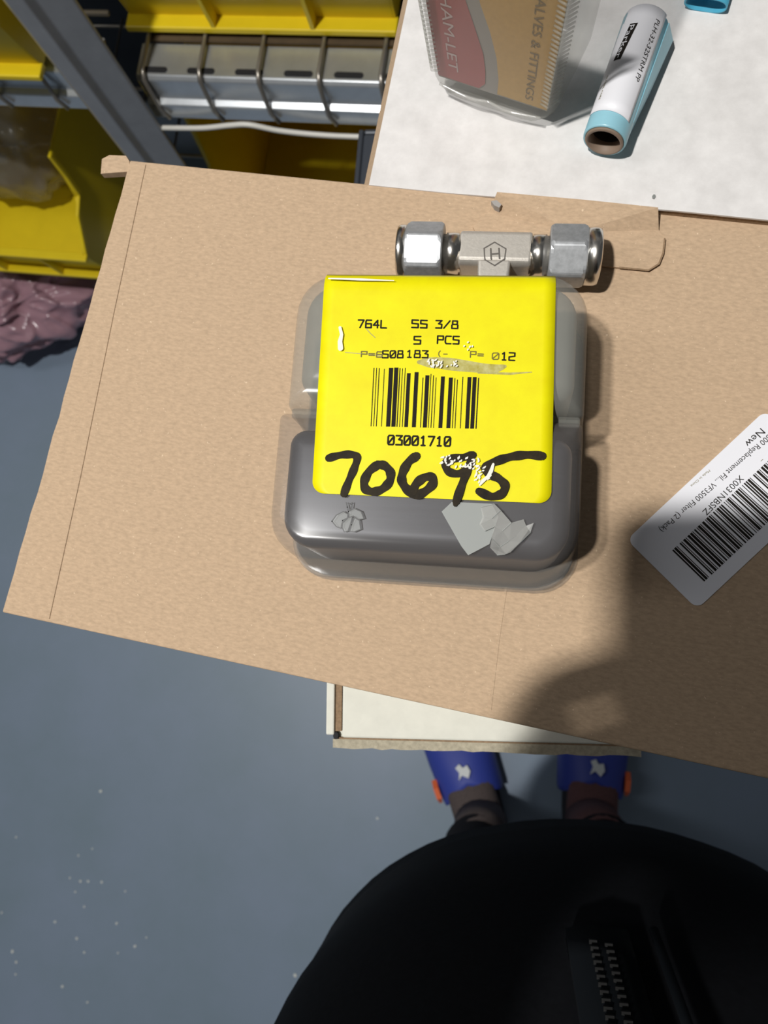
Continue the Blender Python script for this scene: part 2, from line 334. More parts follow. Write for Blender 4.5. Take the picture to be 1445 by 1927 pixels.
# ------------------------------------------------------------------ small white carton under the kraft box
H1 = K-.052-ZC
wc = empty('white_carton', (-.0645, -.0525, ZC), math.radians(1.0)); tag(wc, 'small white carton sticking out below the near edge of the kraft box', 'box')
W1, D1 = .1205, .168
m = MB(); m.box(.002,W1,.003,D1,0,H1-.0035); bevel(m.build('carton_body', M['white_board'], wc), .001)
m = MB(); m.box(.0055,W1-.0005,.0035,D1,H1-.0035,H1-.0005); bevel(m.build('lid_panel', M['white_board'], wc), .0008)
m = MB(); m.box(-.0012,.0022,.0045,D1,.02,H1-.0003); bevel(m.build('side_flap', M['white_board'], wc), .0006)['label'] = 'bright white side flap'
m = MB(); m.box(.0026,.0051,.006,D1,H1-.02,H1-.0012); m.build('side_gap_edge', M['kraft_edge'], wc)
m = MB()
k = 30; rag = [(.0015+(W1+.0005)*i/k, -.0008+random.uniform(-.0004,.0004)) for i in range(k+1)]
m.prism(rag+[(W1+.002,.0028),(.0015,.0028)], H1-.010, H1-.0016); m.build('front_cut_edge', M['cut_edge_pale'], wc)['label'] = 'raw beige cut edge'
m = MB(); m.box(.004,W1,.0024,.0034,H1-.006,H1-.0018); m.build('front_groove', M['kraft_edge'], wc)
m = MB(); m.prism([(.0028+.0011*math.cos(a),.0042+.0015*math.sin(a)) for a in [i*.7 for i in range(9)]], H1-.004, H1-.0008); m.build('corner_hole', M['black'], wc)
# ------------------------------------------------------------------ kraft box
KA = math.radians(-9.9); KO = Vector((-.1771, -.0012, K-.052)); KH = .052
kb = empty('kraft_box', KO, KA); tag(kb, 'wide flat brown kraft cardboard box carrying the yellow-labelled plastic box', 'box')
def kl(px, py, z=K):
    v = Matrix.Rotation(-KA,3,'Z') @ (at(px,py,z)-KO); return (v.x, v.y)
KW, KD = .345, .1815
sk = .006                                   # the far end of the left edge leans in a little
m = MB(); m.prism([(.0015,.001),(KW,.001),(KW,KD-.001),(sk,KD-.001)], 0, KH-.0032); m.build('box_body', M['kraft'], kb)
rag = [(sk*i/24-.0002+random.uniform(-.00035,.00035), KD*i/24) for i in range(25)]
m = MB(); m.prism([(KW,0),(KW,KD)]+rag[::-1], KH-.003, KH); bevel(m.build('top_panel', M['kraft'], kb), .0006, 2)
a_, b_ = kl(268,338), kl(105,1118)
m = MB(); m.prism([(rag[1][0]+.001,.0012),(b_[0],.0012),(b_[0]+.0004+(a_[0]-b_[0])*.3,KD*.3),(b_[0]-.0002+(a_[0]-b_[0])*.66,KD*.66),(a_[0],KD-.0012),(rag[-2][0]+.001,KD-.0012)], KH, KH+.0003); bevel(m.build('glued_flap', M['kraft'], kb), .00022, 2)
m = MB(); m.prism([(sk-.004,.004),(sk-.0022,.004),(sk+.0012,KD*.8),(sk-.001,KD*.86)], KH-.004, KH-.0032); m.build('side_edge', M['kraft_edge'], kb)
c0 = [kl(188,325), kl(190,297), kl(205,291), kl(236,292), kl(243,303), kl(243,322)]
vs = [(x,y,KH-.001+random.uniform(0,.0012)) for x,y in c0]
m = MB(); m.add(vs+[(x,y,KH-.0035) for x,y in c0], [(0,1,2,3,4,5),(11,10,9,8,7,6)]+[(i,6+i,6+(i+1)%6,(i+1)%6) for i in range(6)]); m.build('corner_tab', M['kraft'], kb)
tp = [(935,379),(1000,385),(1100,394),(1231,408),(1238,436),(1249,453),(1245,482),(1236,502),(1218,511),(1160,506),(1080,498),(960,482),(905,462),(890,430),(905,412),(920,402)]
m = MB(); pts = [kl(x,y) for x,y in tp]
top = [(x,y,KH+(.0060 if y > KD-.004 else .0012)) for x,y in pts]
cen = (sum(p[0] for p in pts)/len(pts), sum(p[1] for p in pts)/len(pts), KH+.0030)
n = len(top)
m.add(top+[(p[0],p[1],p[2]-.0010) for p in top]+[cen], [(i,(i+1)%n,2*n) for i in range(n)]+[(i,n+i,n+(i+1)%n,(i+1)%n) for i in range(n)])
m.build('lid_tongue', M['kraft'], kb)
m = MB(); m.ribbon([kl(*q) for q in ((1249,453),(1246,480),(1238,500),(1219,512),(1165,507))], .0006, KH+.0013); m.build('tongue_cut', M['kraft_edge'], kb)
m = MB(); hp = [kl(*q) for q in ((924,393),(934,391),(943,399),(939,405),(930,401))]; m.prism(hp, KH+.0012, KH+.0050); m.build('torn_paper', M['card_grey'], kb)
m = MB(); m.ribbon([kl(*q) for q in ((952,1105),(938,1200),(922,1335))], .0008, KH, .00015); m.build('crease', M['kraft'], kb)
# shipping label stuck on the kraft box
sl = empty('shipping_label', (0,0,0)); LC = (at(1310,1147,K)+at(1440,772,K))/2; ld = (at(1180,1015,K)-at(1440,772,K)); LA = math.atan2(ld.y, ld.x)
sl.location = (LC.x, LC.y, K); sl.rotation_euler = (0,0,LA)
tag(sl, 'white barcode label stuck askew on the kraft box', 'label')
def ll(px, py):
    v = Matrix.Rotation(-LA,3,'Z') @ (at(px,py,K)-Vector((LC.x,LC.y,K))); return (v.x, v.y)
m = MB(); m.prism(rrect(.0624,.0308,.0028), 0.0001, .00035); m.build('label_paper', M['label_white'], sl)
def fit_text(body, p0, p1, h, z, mt, parent, mapf=None, name='lettering', asp=None):
    """lettering between two baseline points of the parent's plane"""
    vs, fs = text_mesh(body); x0 = min(v.x for v in vs); x1 = max(v.x for v in vs)
    p0 = Vector(p0); p1 = Vector(p1); d = p1-p0; L_ = d.length; d.normalize(); up = Vector((-d.y, d.x)); out = []
    for v in vs:
        q = p0 + d*((v.x-x0)/(x1-x0)*L_) + up*(v.y/.72*h); out.append((q.x,q.y,z))
    if mapf: out = [mapf(*q) for q in out]
    return mesh(name, out, fs, mt, parent)
ZL = .00042
fit_text('New', ll(1430,806), ll(1399,834), .0024, ZL, M['ink'], sl)
fit_text('VF3500 Replacement Fil... VF3500 Filter (2 Pack)', ll(1462,802), ll(1239,995), .0019, ZL, M['ink'], sl)
fit_text('X0031NBSFZ', ll(1391,894), ll(1320,963), .0021, ZL, M['ink'], sl)
fit_text('Made in China', ll(1333,884), ll(1298,914), .0008, ZL, M['ink_faint'], sl)
fit_text('-', ll(1433,863), ll(1429,867), .0012, ZL, M['ink_faint'], sl)
m = MB(); b0 = Vector(ll(1264,1036)); b1 = Vector(ll(1440,878)); e0 = Vector(ll(1324,1095)); 
dx = (b1.x-b0.x); pat = '2131142112311231311222113112321131211322113121231211311322113121131221'
x = b0.x; unit = .00027; i = 0; yb, yt = min(b0.y,e0.y), max(b0.y,e0.y)
while x > -.0285:
    wd_ = int(pat[i % len(pat)])*unit
    if i % 2 == 0: m.add([(x-wd_,yb,ZL),(x,yb,ZL),(x,yt,ZL),(x-wd_,yt,ZL)], [(0,1,2,3)])
    x -= wd_; i += 1
m.build('barcode', M['ink'], sl)
# ------------------------------------------------------------------ large white carton at the back
WA = math.radians(-10.0); WO = Vector((-.0443, .1592, ZC))
wb = empty('white_carton', WO, WA); tag(wb, 'large white carton behind the kraft box with a blue tube on it', 'box')
HW = K+.0005-ZC
WW, WD = .28, .20
lift = lambda x: .001 + .0045*max(0, min(1, (x-.03)/.08))
m = MB(); m.prism([(.003,.0012),(WW-.001,.0012),(WW-.001,WD-.001),(.003,WD-.001)], 0, HW-.0045); bevel(m.build('carton_body', M['kraft'], wb), .001)
def sheet(name, y0, y1, zt, zb, mt):
    xs = [0,.03,.07,.11,WW]; v = []; f = []
    for x in xs:
        for y in (y0,y1):
            v += [(x,y,HW+lift(x)*0+zt+(.0034 if x>=.11 else .0017 if x>=.07 else 0)), (x,y,HW+zb+(.0034 if x>=.11 else .0017 if x>=.07 else 0))]
    for i in range(len(xs)-1):
        a=i*4; b=a+4
        f += [(a,b,b+2,a+2),(a+1,a+3,b+3,b+1),(a,a+1,b+1,b),(a+2,b+2,b+3,a+3)]
    f += [(0,2,3,1),(len(xs)*4-4,len(xs)*4-3,len(xs)*4-1,len(xs)*4-2)]
    return mesh(name, v, f, mt, wb)
sheet('lid_core', .0004, WD, -.0008, -.0042, M['kraft_edge'])
sheet('lid_panel', 0, WD, 0, -.0008, M['white_mottle'])
m = MB(); m.add([(.0002,0,HW-.001),(.0002,WD,HW-.001),(-.0050,WD,HW-.011),(-.0050,-.0005,HW-.011),(.003,0,HW-.001),(.003,WD,HW-.001),(-.002,WD,HW-.013),(-.002,-.0005,HW-.013)],
                [(0,1,2,3),(7,6,5,4),(0,3,7,4),(1,5,6,2),(2,6,7,3)]); m.build('side_flap', M['kraft'], wb)['label'] = 'brown side flap leaning out'
def wl(px, py, z=K+.0035):
    v = Matrix.Rotation(-WA,3,'Z') @ (at(px,py,z)-WO); return (v.x, v.y)
ghost = mat('ghost_print', (0.60, 0.58, 0.57), .7)
m = MB()
zg = HW+.0031
for (x0,y0,x1,y1) in ((1300,228,1330,230),(1328,230,1325,262),(1398,242,1400,262),(1400,262,1420,260),(1420,240,1422,258),(1440,216,1441,240),(1298,228,1300,252)):
    m.ribbon([wl(x0,y0),wl(x1,y1)], .0004, zg, .0001)
m.build('ghost_print', ghost, wb)
m = MB(); q = wl(1230,371); m.prism([(q[0]+.0006*math.cos(i),q[1]+.0009*math.sin(i)) for i in range(6)], zg, zg+.0003); m.build('scuff_mark', M['insert_grey'], wb)
# ------------------------------------------------------------------ plastic clamshell box with the yellow label
BA = math.radians(-3.0); BH = .042
BC = Vector((-.0170, .0600, K)); box = empty('plastic_box', BC, BA)
tag(box, 'clear plastic box with bright yellow label and handwritten 70695', 'plastic box')
def bl(px, py, z=K+BH):
    v = Matrix.Rotation(-BA,3,'Z') @ (at(px,py,z)-BC); return (v.x, v.y)
def tray(name, w0, w1, y0, y1, rs, mt, z0=0.0, z1=BH, fil=.0065, draft=.0030, inset=0, cx=0):
    """rounded tray half: wide at the foot, filleted at the top edge"""
    rings = []; wd0 = (w0+w1)/2; cy = (y0+y1)/2; d0 = y1-y0
    prof = [(z0, draft), (z0+.001, draft), (z1-fil, 0)]+[(z1-fil+fil*math.sin(a), -fil*(1-math.cos(a))) for a in [math.pi/2*i/6 for i in range(1,7)]]
    for z, g in prof:
        g -= inset
        rings.append([(x,y,z) for x,y in rrect(wd0+2*g, d0+2*g, .01, 7, cx, cy, [max(.0012,r+g) for r in rs])])
    m = MB(); m.loft(rings); return m.build(name, mt, box, True)
YU, YS, YD = .0442, -.0004, -.0452
up = tray('upper_half', .0890, .0890, YS+.0004, YU, [.0130,.0130,.0022,.0022], M['frost'], .0012)
lo = tray('lower_half', .0912, .0912, YD, YS-.0004, [.0022,.0022,.0130,.0130], M['clear'], .0012, cx=-.0012)
M['milky'] = mat('milky_inner_tray', (0.34, 0.345, 0.31), 0.35, alpha=0.62, noise_amt=0.2, scale=60)
tray('inner_tray', .0890, .0890, YS+.0030, YU, [.0130,.0130,.0085,.0085], M['milky'], .003, BH-.0016, .0060, .001, .0030)
tray('dark_contents', .0912, .0912, YD, YS-.0020, [.0085,.0085,.0130,.0130], M['insert_dark'], .003, BH-.0012, .0055, .001, .0034, cx=-.0006)
for nm, y0, y1, wv, rs in (('upper_flange', YS, YU+.003, .0950, [.0135,.0135,.001,.001]), ('lower_flange', YD-.0044, YS, .0960, [.001,.001,.0135,.0135])):
    m = MB(); rr = rrect(wv, y1-y0, .01, 7, 0, (y0+y1)/2, rs); m.prism(rr, 0, .0016); m.build(nm, M['flange'], box)
rr = rrect(.0945, -(YD-.0038)-.003, .01, 7, -.001, (YD-.0038)/2-.0015, [.001,.001,.0130,.0130]); m = MB(); m.prism(rr, .004, .0052); bevel(m.build('lower_rib', M['flange'], box), .0004, 1)
m = MB(); m.box(-.0435,.0435,YS-.0016,YS+.0016,.0016,BH-.0055); bevel(m.build('hinge_strip', M['frost'], box), .0008, 2)
# yellow label: wraps over the far rounded edge
cTL, cTR, cBR, cBL = [Vector(bl(*p)) for p in ((611,519),(1046,527),(1037,948),(587,928))]
ys0 = YU-.0065; fil = .0065
def wrap(x, y, off):
    s_ = y-ys0
    if s_ <= 0: return (x, y, BH+off)
    a = min(s_/fil, 1.25)
    return (x, ys0+(fil+off)*math.sin(a), BH-fil+(fil+off)*math.cos(a))
nx = 20; cr = .0036; ext = 1.045
wL = (cBR-cBL).length; hL = (cTL-cBL).length
rows = [cr*(1-math.cos(math.pi/2*k/9))/hL for k in range(10)]+[cr/hL+(ext-cr/hL)*k/34 for k in range(1,35)]
vv = []; ff = []
for v_ in rows:
    hgt = v_*hL; ins = cr-math.sqrt(max(0, cr*cr-(cr-hgt)**2)) if hgt < cr else 0
    for i in range(nx+1):
        u_ = (ins + (wL-2*ins)*i/nx)/wL
        p = (cBL.lerp(cBR,u_)).lerp(cTL.lerp(cTR,u_), v_); vv.append(wrap(p.x,p.y,.00025))
for j in range(len(rows)-1):
    for i in range(nx):
        a = j*(nx+1)+i; ff.append((a,a+1,a+nx+2,a+nx+1))
lab = mesh('yellow_label', vv, ff, M['yellow_label'], box, True)
so = lab.modifiers.new('solid','SOLIDIFY'); so.thickness = .0002; so.offset = -1
ZT = BH+.00032
GL = {'0':[[(0,.15),(0,.85),(.15,1),(.85,1),(1,.85),(1,.15),(.85,0),(.15,0),(0,.15)],[(.15,.2),(.85,.8)]],'1':[[(.2,.82),(.5,1),(.5,0)],[(.2,0),(.8,0)]],
 '2':[[(0,1),(1,1),(1,.55),(0,.45),(0,0),(1,0)]],'3':[[(0,1),(1,1),(.45,.58),(1,.5),(1,0),(0,0)]],'4':[[(.75,0),(.75,1),(0,.35),(1,.35)]],'5':[[(1,1),(0,1),(0,.55),(1,.5),(1,0),(0,0)]],
 '6':[[(1,1),(.1,1),(0,.8),(0,0),(1,0),(1,.52),(0,.52)]],'7':[[(0,1),(1,1),(.35,0)]],'8':[[(0,0),(0,.42),(.1,.55),(.1,1),(.9,1),(.9,.55),(1,.42),(1,0),(0,0)],[(.1,.53),(.9,.53)]],'9':[[(1,.5),(0,.5),(0,1),(1,1),(1,.2),(.8,0),(.1,0)]],
 'L':[[(0,1),(0,0),(1,0)]],'S':[[(1,1),(0,1),(0,.55),(1,.5),(1,0),(0,0)]],'/':[[(0,0),(1,1)]],'P':[[(0,0),(0,1),(1,1),(1,.5),(0,.5)]],'C':[[(1,1),(.15,1),(0,.8),(0,.2),(.15,0),(1,0)]],'=':[[(0,.62),(1,.62)],[(0,.32),(1,.32)]],'-':[[(.1,.45),(.9,.45)]],'(':[[(.7,1),(.4,.7),(.4,.3),(.7,0)]],'R':[[(0,0),(0,1),(1,1),(1,.5),(0,.5),(1,0)]]}
def stroke_text(s_, px0, py0, px1, py1, hpx, wpx, mt, name='lettering'):
    m = MB(); n = len(s_); zz = 0
    pw = (px1-px0)/(n-.28); gw = pw*.72; sl_ = (py1-py0)/(px1-px0); wd_ = wpx*.000185
    for i, ch in enumerate(s_):
        zz = 0
        for pl in GL.get(ch, []):
            pts = []
            for gx, gy in pl:
                X = px0+i*pw+gx*gw; Y = py0+(X-px0)*sl_-gy*hpx; X += gy*hpx*.05
                pts.append(bl(X,Y))
            for a, b in zip(pts[:-1], pts[1:]):
                zz += .000006; m.ribbon([a,b], wd_, ZT+zz, 0)
    return m.build(name, mt, lab)
stroke_text('764L', 674,617,727,618,14,2.6,M['ink']); stroke_text('SS',775,617,803,618,14,2.6,M['ink']); stroke_text('3/8',820,618,861,619,14,2.6,M['ink'])
stroke_text('5',779,648,791,648,14,2.6,M['ink']); stroke_text('PCS',823,647,863,648,14,2.6,M['ink'])
stroke_text('P=6',680,672,719,673,10,2.0,M['ink_faint']); stroke_text('508',720,674,758,674,13,2.4,M['ink']); stroke_text('183',765,673,805,674,13,2.3,M['ink']); stroke_text('(-',822,672,842,672,11,1.6,M['ink_faint']); stroke_text('P=',885,673,909,674,11,1.9,M['ink_faint'])
stroke_text('0',926,677,938,677,12,1.8,M['ink_faint']); stroke_text('12',943,678,968,679,14,2.5,M['ink'])
stroke_text('03001710',730,837,847,840,17,3.0,M['ink'])
m = MB(); sc = 3.705
bars = [(213,219),(232,237),(250,256),(286,291),(320,350),(357,386),(393,400),(412,417),(431,436),(447,473),(500,528),(557,563),(576,604),(612,617),(630,636),(649,654),(685,712),(740,768),(779,785),(797,803),(834,840),(870,897),(906,933),(943,951)]
tops = [418,418,420,425,418,416,420,422,418,455,448,486,470,460,470,485,478,486,490,500,480,482,482,488]
for (xa, xb), ty in zip(bars, tops):
    by = 825+(xa-213)*.0245; sh = (by-ty)*.052
    q = [bl(640+X/sc, 580+Y/sc) for X, Y in ((xa,by),(xb,by),(xb+sh,ty),(xa+sh,ty))]
    m.add([(x,y,ZT) for x,y in q], [(0,1,2,3)])
m.build('barcode', M['ink'], lab)
def hw(cpts): return [bl(580+x/3.01, 820+y/3.01) for x,y in cpts]
m = MB(); mw = .0019; zz = ZT+.00003
strokes = [([(118,128),(180,112),(245,108),(278,125),(262,185),(232,255),(203,330)],42),
 ([(395,165),(345,205),(318,262),(328,306),(375,318),(425,300),(462,258),(465,208),(432,172),(395,165)],46),
 ([(612,118),(570,150),(538,205),(530,255),(555,300),(605,338),(660,318),(705,275),(700,238),(655,240),(612,275),(590,320)],46),
 ([(930,112),(880,125),(800,135),(778,165),(795,205),(850,218),(905,190),(925,130),(900,200),(870,280),(838,375)],42),
 ([(835,375),(833,392)],26),
 ([(1322,118),(1240,112),(1160,120),(1085,140),(1010,175),(1015,215),(1075,245),(1112,285),(1095,330),(1035,348),(968,318)],44)]
for pl, wc_ in strokes:
    zz += .000012; c = smooth_curve([Vector(p) for p in hw(pl)], 6)
    ww = [wc_*.000168/3.01*(1+.10*math.sin(i*.8)) for i in range(len(c))]
    m.ribbon(c, ww, zz, 0, .000002); zz += len(c)*.000002
m.build('handwritten_number', M['marker'], lab)['label'] = 'black marker number 70695'
m = MB(); zz += .00002
def flecks(n, x0, x1, y0, y1, smin, smax, slope=0, ang=0.6):
    global zz
    for i in range(n):
        x = random.uniform(x0,x1); y = random.uniform(y0,y1)+(x-x0)*slope; l = random.uniform(smin,smax); a = random.gauss(ang,.5)
        zz += .0000015; m.ribbon([bl(x-l*math.cos(a),y+l*math.sin(a)), bl(x,y), bl(x+l*math.cos(a+.3),y-l*math.sin(a+.3))], [.0003,.00055,.0002], zz, 0)
flecks(46, 828, 905, 856, 876, 1.2, 3.6, .12)
flecks(16, 895, 925, 885, 912, 1, 4, -.3, 1.0)
zz += .000001; m.ribbon([bl(*q) for q in ((928,875),(924,888),(918,898),(908,907),(903,914))], [.0007,.0011,.0009,.0010,.0005], zz, 0)
m.ribbon([bl(*q) for q in ((641,619),(644,632),(641,645),(642,658))], [.0009,.0010,.0014,.0016], zz+.000001, 0)
flecks(5, 862, 890, 635, 662, 1, 3.0)
m.ribbon([bl(620,527), bl(680,529), bl(742,531)], [.0004,.0007,.0002], zz+.000002, 0)
flecks(22, 805, 860, 680, 692, 1.2, 4, 0, .9)
m.build('paper_scuffs', M['scuff'], lab)['kind'] = 'stuff'
m = MB(); z2 = ZT+.00001
m.ribbon(smooth_curve([Vector(bl(*q)) for q in ((788,682),(830,684),(880,690),(925,695),(950,690))],4), [.0012,.002,.003,.0034,.0035,.0038,.0038,.0036,.0034,.0032,.003,.003,.003,.0026,.002,.0016,.001], z2, 0)
m.ribbon([bl(900,702), bl(960,704), bl(1000,701)], [.0006,.0007,.0003], z2+.000003, 0)
m.ribbon([bl(690,620), bl(697,628), bl(706,636)], .0003, z2, 0); m.ribbon([bl(650,664), bl(690,667), bl(720,671)], .0003, z2, 0)
m.build('smear', M['smear'], lab)
# moulded emblem, sticker residue and torn film on the lower half
m = MB(); ze = BH+.0002
def em(cpts): return [bl(580+x/3.01, 820+y/3.01) for x,y in cpts]
lobes = [[(135,485),(160,450),(200,430),(225,445),(222,470),(190,500),(185,525),(160,515)],[(228,430),(260,412),(300,430),(315,470),(285,475),(255,455),(232,462)],[(195,480),(225,465),(250,460),(240,500),(225,540),(205,545),(192,520)],[(245,505),(262,465),(290,480),(297,530),(260,545),(235,540)]]
for l in lobes: m.add([(x,y,ze) for x,y in em(l)], [tuple(range(len(l)))])
ef = m.build('moulded_emblem', M['emblem_fill'], box)
m = MB()
for k, l in enumerate(lobes+[[(222,405),(215,378),(232,388),(250,378),(246,405),(240,420),(225,425)]]):
    m.ribbon(em(l+[l[0]]), .00034, ze+.00002+k*.000004, 0)
m.build('emblem_outline', M['emblem_line'], ef)
m = MB(); m.prism([bl(*q) for q in ((831,963),(850,945),(925,948),(938,972),(921,1024),(881,1045),(868,1028))][::-1], BH+.0001, BH+.00025); m.build('sticker_residue', M['residue'], box)['label'] = 'pale grey patch of sticker glue'
shards = [[(905,955),(930,950),(942,962),(925,978),(908,975)],[(942,962),(962,985),(945,1000),(930,992),(925,978)],[(908,975),(925,978),(930,992),(912,1000),(902,988)],[(930,992),(945,1000),(958,1018),(940,1030),(925,1015)],[(945,1000),(962,985),(985,978),(990,990),(972,1008),(958,1018)],[(925,1015),(940,1030),(950,1044),(935,1045),(922,1032)],[(958,1018),(972,1008),(978,1022),(960,1040),(950,1044),(940,1030)],[(972,1008),(990,990),(1004,985),(998,1002),(978,1022)]]
pz = {}
m = MB()
for s_ in shards:
    for q in s_:
        if q not in pz: pz[q] = BH+random.uniform(.0003,.0022)
    m.add([(*bl(*q), pz[q]) for q in s_], [tuple(range(len(s_)))])
film = m.build('torn_film', M['film'], box); so = film.modifiers.new('solid','SOLIDIFY'); so.thickness = .0002
m = MB()
for a, b in (((905,955),(930,950)),((942,962),(925,978)),((925,1015),(940,1030)),((940,1030),(958,1018)),((935,1045),(950,1044)),((912,1000),(930,992)),((978,1022),(998,1002)),((962,985),(945,1000))):
    m.tube([(*bl(*a),pz[a]+.0001),(*bl(*b),pz[b]+.0001)], .00013, 5)
m.build('film_fold', M['residue'], film)
# ------------------------------------------------------------------ tee fitting
FA = math.radians(-4.4); fc = (at(747,481,K+.010)+at(1128,485,K+.010))/2
FC = Vector((fc.x, fc.y+.0004, K+.0107)); fit = empty('tee_fitting', FC, FA); tag(fit, 'stainless steel tube tee fitting lying behind the plastic box', 'pipe fitting')
def cyl_x(m, segs, n=40, y=0, z=0):
    m.loft([[(x, y+r*math.cos(2*math.pi*k/n), z+r*math.sin(2*math.pi*k/n)) for k in range(n)] for x, r in segs])
o0 = -.0000
m = MB(); b_ = .0014; xx0, xx1 = -.0125, .0118
prof = [(-.0060,-.0060+b_),(-.0060+b_,-.0062),(.0060-b_,-.0062),(.0060,-.0060+b_),(.0062,.0042),(.0049,.0060),(-.0049,.0060),(-.0060,.0042)]
m.prism_x(prof, xx0, xx1); body = bevel(m.build('forged_body', M['steel_matt'], fit), .0009, 3, 30)
m = MB(); m.prism([(-.0058,-.0045),(.0052,-.0045),(.0046,-.0150),(-.0052,-.0150)], -.0058, .0059); bevel(m.build('branch', M['steel_matt'], fit), .0009, 3)
H6 = .0092/math.cos(math.pi/6)
def nut(x0, x1, rot, name='hex_nut'):
    m = MB(); n = 48; rings = []
    for x, cham in ((x0,.90),(x0+.0012,1.0),(x1-.0012,1.0),(x1,.90)):
        rg = []
        for k in range(n):
            a = 2*math.pi*k/n; aa = (a-rot) % (math.pi/3)-math.pi/6
            r = min(.0092/math.cos(aa), H6*cham)
            rg.append((x, r*math.cos(a), r*math.sin(a)))
        rings.append(rg)
    m.loft(rings); return bevel(m.build(name, M['steel_nut'], fit), .0003, 1, 25)
cam_tilt = math.radians(-25)
# face normal toward the camera: 90deg (up) tilted to -y
nut(-.0309, -.0181, math.radians(90+20)-math.pi/6)
nut(.0176, .0299, math.radians(90+34)-math.pi/6)
m = MB(); cyl_x(m, [(-.0341,.0066),(-.0338,.0088),(-.0330,.0092),(-.0309,.0092)]); m.build('nut_collar', M['steel'], fit, True)
m = MB(); cyl_x(m, [(.0299,.0094),(.0330,.0094),(.0342,.0091),(.0347,.0072)]); m.build('nut_collar', M['steel'], fit, True)
m = MB(); cyl_x(m, [(-.0182,.0064),(-.0172,.0064),(-.0170,.0069),(-.0128,.0069),(-.0126,.0062),(-.0120,.0062)]); m.build('threaded_neck', M['steel'], fit, True)
m = MB(); cyl_x(m, [(.0113,.0062),(.0119,.0062),(.0121,.0069),(.0165,.0069),(.0167,.0064),(.0178,.0064)]); m.build('threaded_neck', M['steel'], fit, True)
for sgn, xe in ((-1,-.0341),(1,.0347)):
    m = MB(); cyl_x(m, [(xe+sgn*.00005,.0049),(xe-sgn*.002,.0049)], 24); m.build('bore', M['black'], fit, True)
# branch nut: points at the plastic box
m = MB(); n = 32
m.loft([[(r*math.cos(2*math.pi*k/n), y, r*math.sin(2*math.pi*k/n)) for k in range(n)] for y, r in ((-.0150,.0066),(-.0168,.0066))]); m.build('threaded_neck', M['steel'], fit, True)
def fl(px, py, z=K+.0162):
    v = Matrix.Rotation(-FA,3,'Z') @ (at(px,py,z)-FC); return (v.x, v.y)
m = MB()
hx = [(690,197),(763,240),(755,305),(690,348),(627,310),(622,237)]
hxp = [fl(730+x/3.44, 400+y/3.44) for x,y in hx]
zs = .00608
for i in range(6): m.ribbon([hxp[i],hxp[(i+1)%6]], .00042, zs+i*.000002, 0)
for k, (a, b) in enumerate((((665,240),(668,305)),((718,238),(722,302)),((667,275),(720,270)))):
    m.ribbon([fl(730+a[0]/3.44,400+a[1]/3.44), fl(730+b[0]/3.44,400+b[1]/3.44)], .00055, zs+.00002+k*.000003, 0)
m.build('stamped_h_mark', M['stamp'], body)
# ------------------------------------------------------------------ upright plastic box with printed card
ZB = K+.0036
B0 = at(810,172,ZB); B1 = at(1034,247,ZB); d_ = B1-B0; UA = math.atan2(d_.y,d_.x); UW = d_.length
ub = empty('plastic_box', B0, UA); tag(ub, 'upright clear plastic box with red and amber printed card on the white carton', 'plastic box')
UH, UD = .088, .040; dr = .055         # side draft per metre of height
def uring(z, ins, r=.007, f=0):
    g = z*dr*1.0-ins
    return [(x+UW/2, y+UD/2, z) for x,y in rrect(UW+2*g, UD+g*2*.25, r, 6)]
rings = []
for z, ins in ((0,.0045),(.001,.0025),(.003,.0009),(.006,0),(.03,0),(.06,0),(UH-.005,0),(UH-.001,.002),(UH,.004)): rings.append(uring(z, ins))
m = MB(); m.loft(rings); m.build('box_shell', M['frost'], ub, True)
yc = .0022
def face(u, z, off=0): # card plane just inside the front wall
    return ((UW/2)+(u-.5)*(UW-.006+2*z*dr), yc+off-z*dr*.24, z)
def upoly(name, uz, mt, off, parent):
    return mesh(name, [face(u,z,off) for u,z in uz], [tuple(range(len(uz)))], mt, parent)
cardv = [(0,.006),(1,.006),(1,.084),(0,.084)]
cv = [face(u,z,.0004) for u,z in cardv]+[face(u,z,.0012) for u,z in cardv]
card = mesh('printed_card', cv, [(0,1,2,3),(7,6,5,4),(0,4,5,1),(1,5,6,2),(2,6,7,3),(3,7,4,0)], M['card_grey'], ub)
redp = [(.0,.0068),(.38,.0068),(.44,.010),(.445,.016),(.43,.024),(.37,.034),(.31,.044),(.27,.055),(.24,.070),(.22,.084),(0,.084)]
upoly('red_print', redp, M['red'], .0002, card)
orp = [(.55,.0068),(1.0,.0068),(1.0,.084),(.30,.084),(.34,.070),(.37,.055),(.42,.044),(.49,.034),(.54,.024),(.56,.014)]
upoly('amber_print', orp, M['orange'], .0002, card)
def utext(body, u_base, z0, z1, h, mt):
    vs, fs = text_mesh(body); x0 = min(v.x for v in vs); x1 = max(v.x for v in vs); out = []
    for v in vs:
        z = z0+(v.x-x0)/(x1-x0)*(z1-z0); u = u_base+(v.y/.72*h)/UW
        out.append(face(u, z, .00005))
    mesh('lettering', out, fs, mt, card)
utext('HAM-LET', .115, .044, .0115, .0042, M['print_pale'])
utext('HAM-LET VALVES & FITTINGS', .80, .080, .0095, .0034, M['print_brown'])
m = MB()
rg = [(.17+.058*math.cos(t), .050+.0027*math.sin(t)) for t in [2*math.pi*i/24 for i in range(25)]]
for (a, b) in zip(rg[:-1], rg[1:]):
    pa, pb = Vector(face(*a,.00005)), Vector(face(*b,.00005)); m.tube([pa,pb], .0003, 4)
for a, b in (((.15,.0485),(.15,.0515)),((.19,.0485),(.19,.0515)),((.15,.050),(.19,.050))): m.tube([face(*a,.00005),face(*b,.00005)], .0003, 4)
m.build('card_logo', M['print_pale'], card)
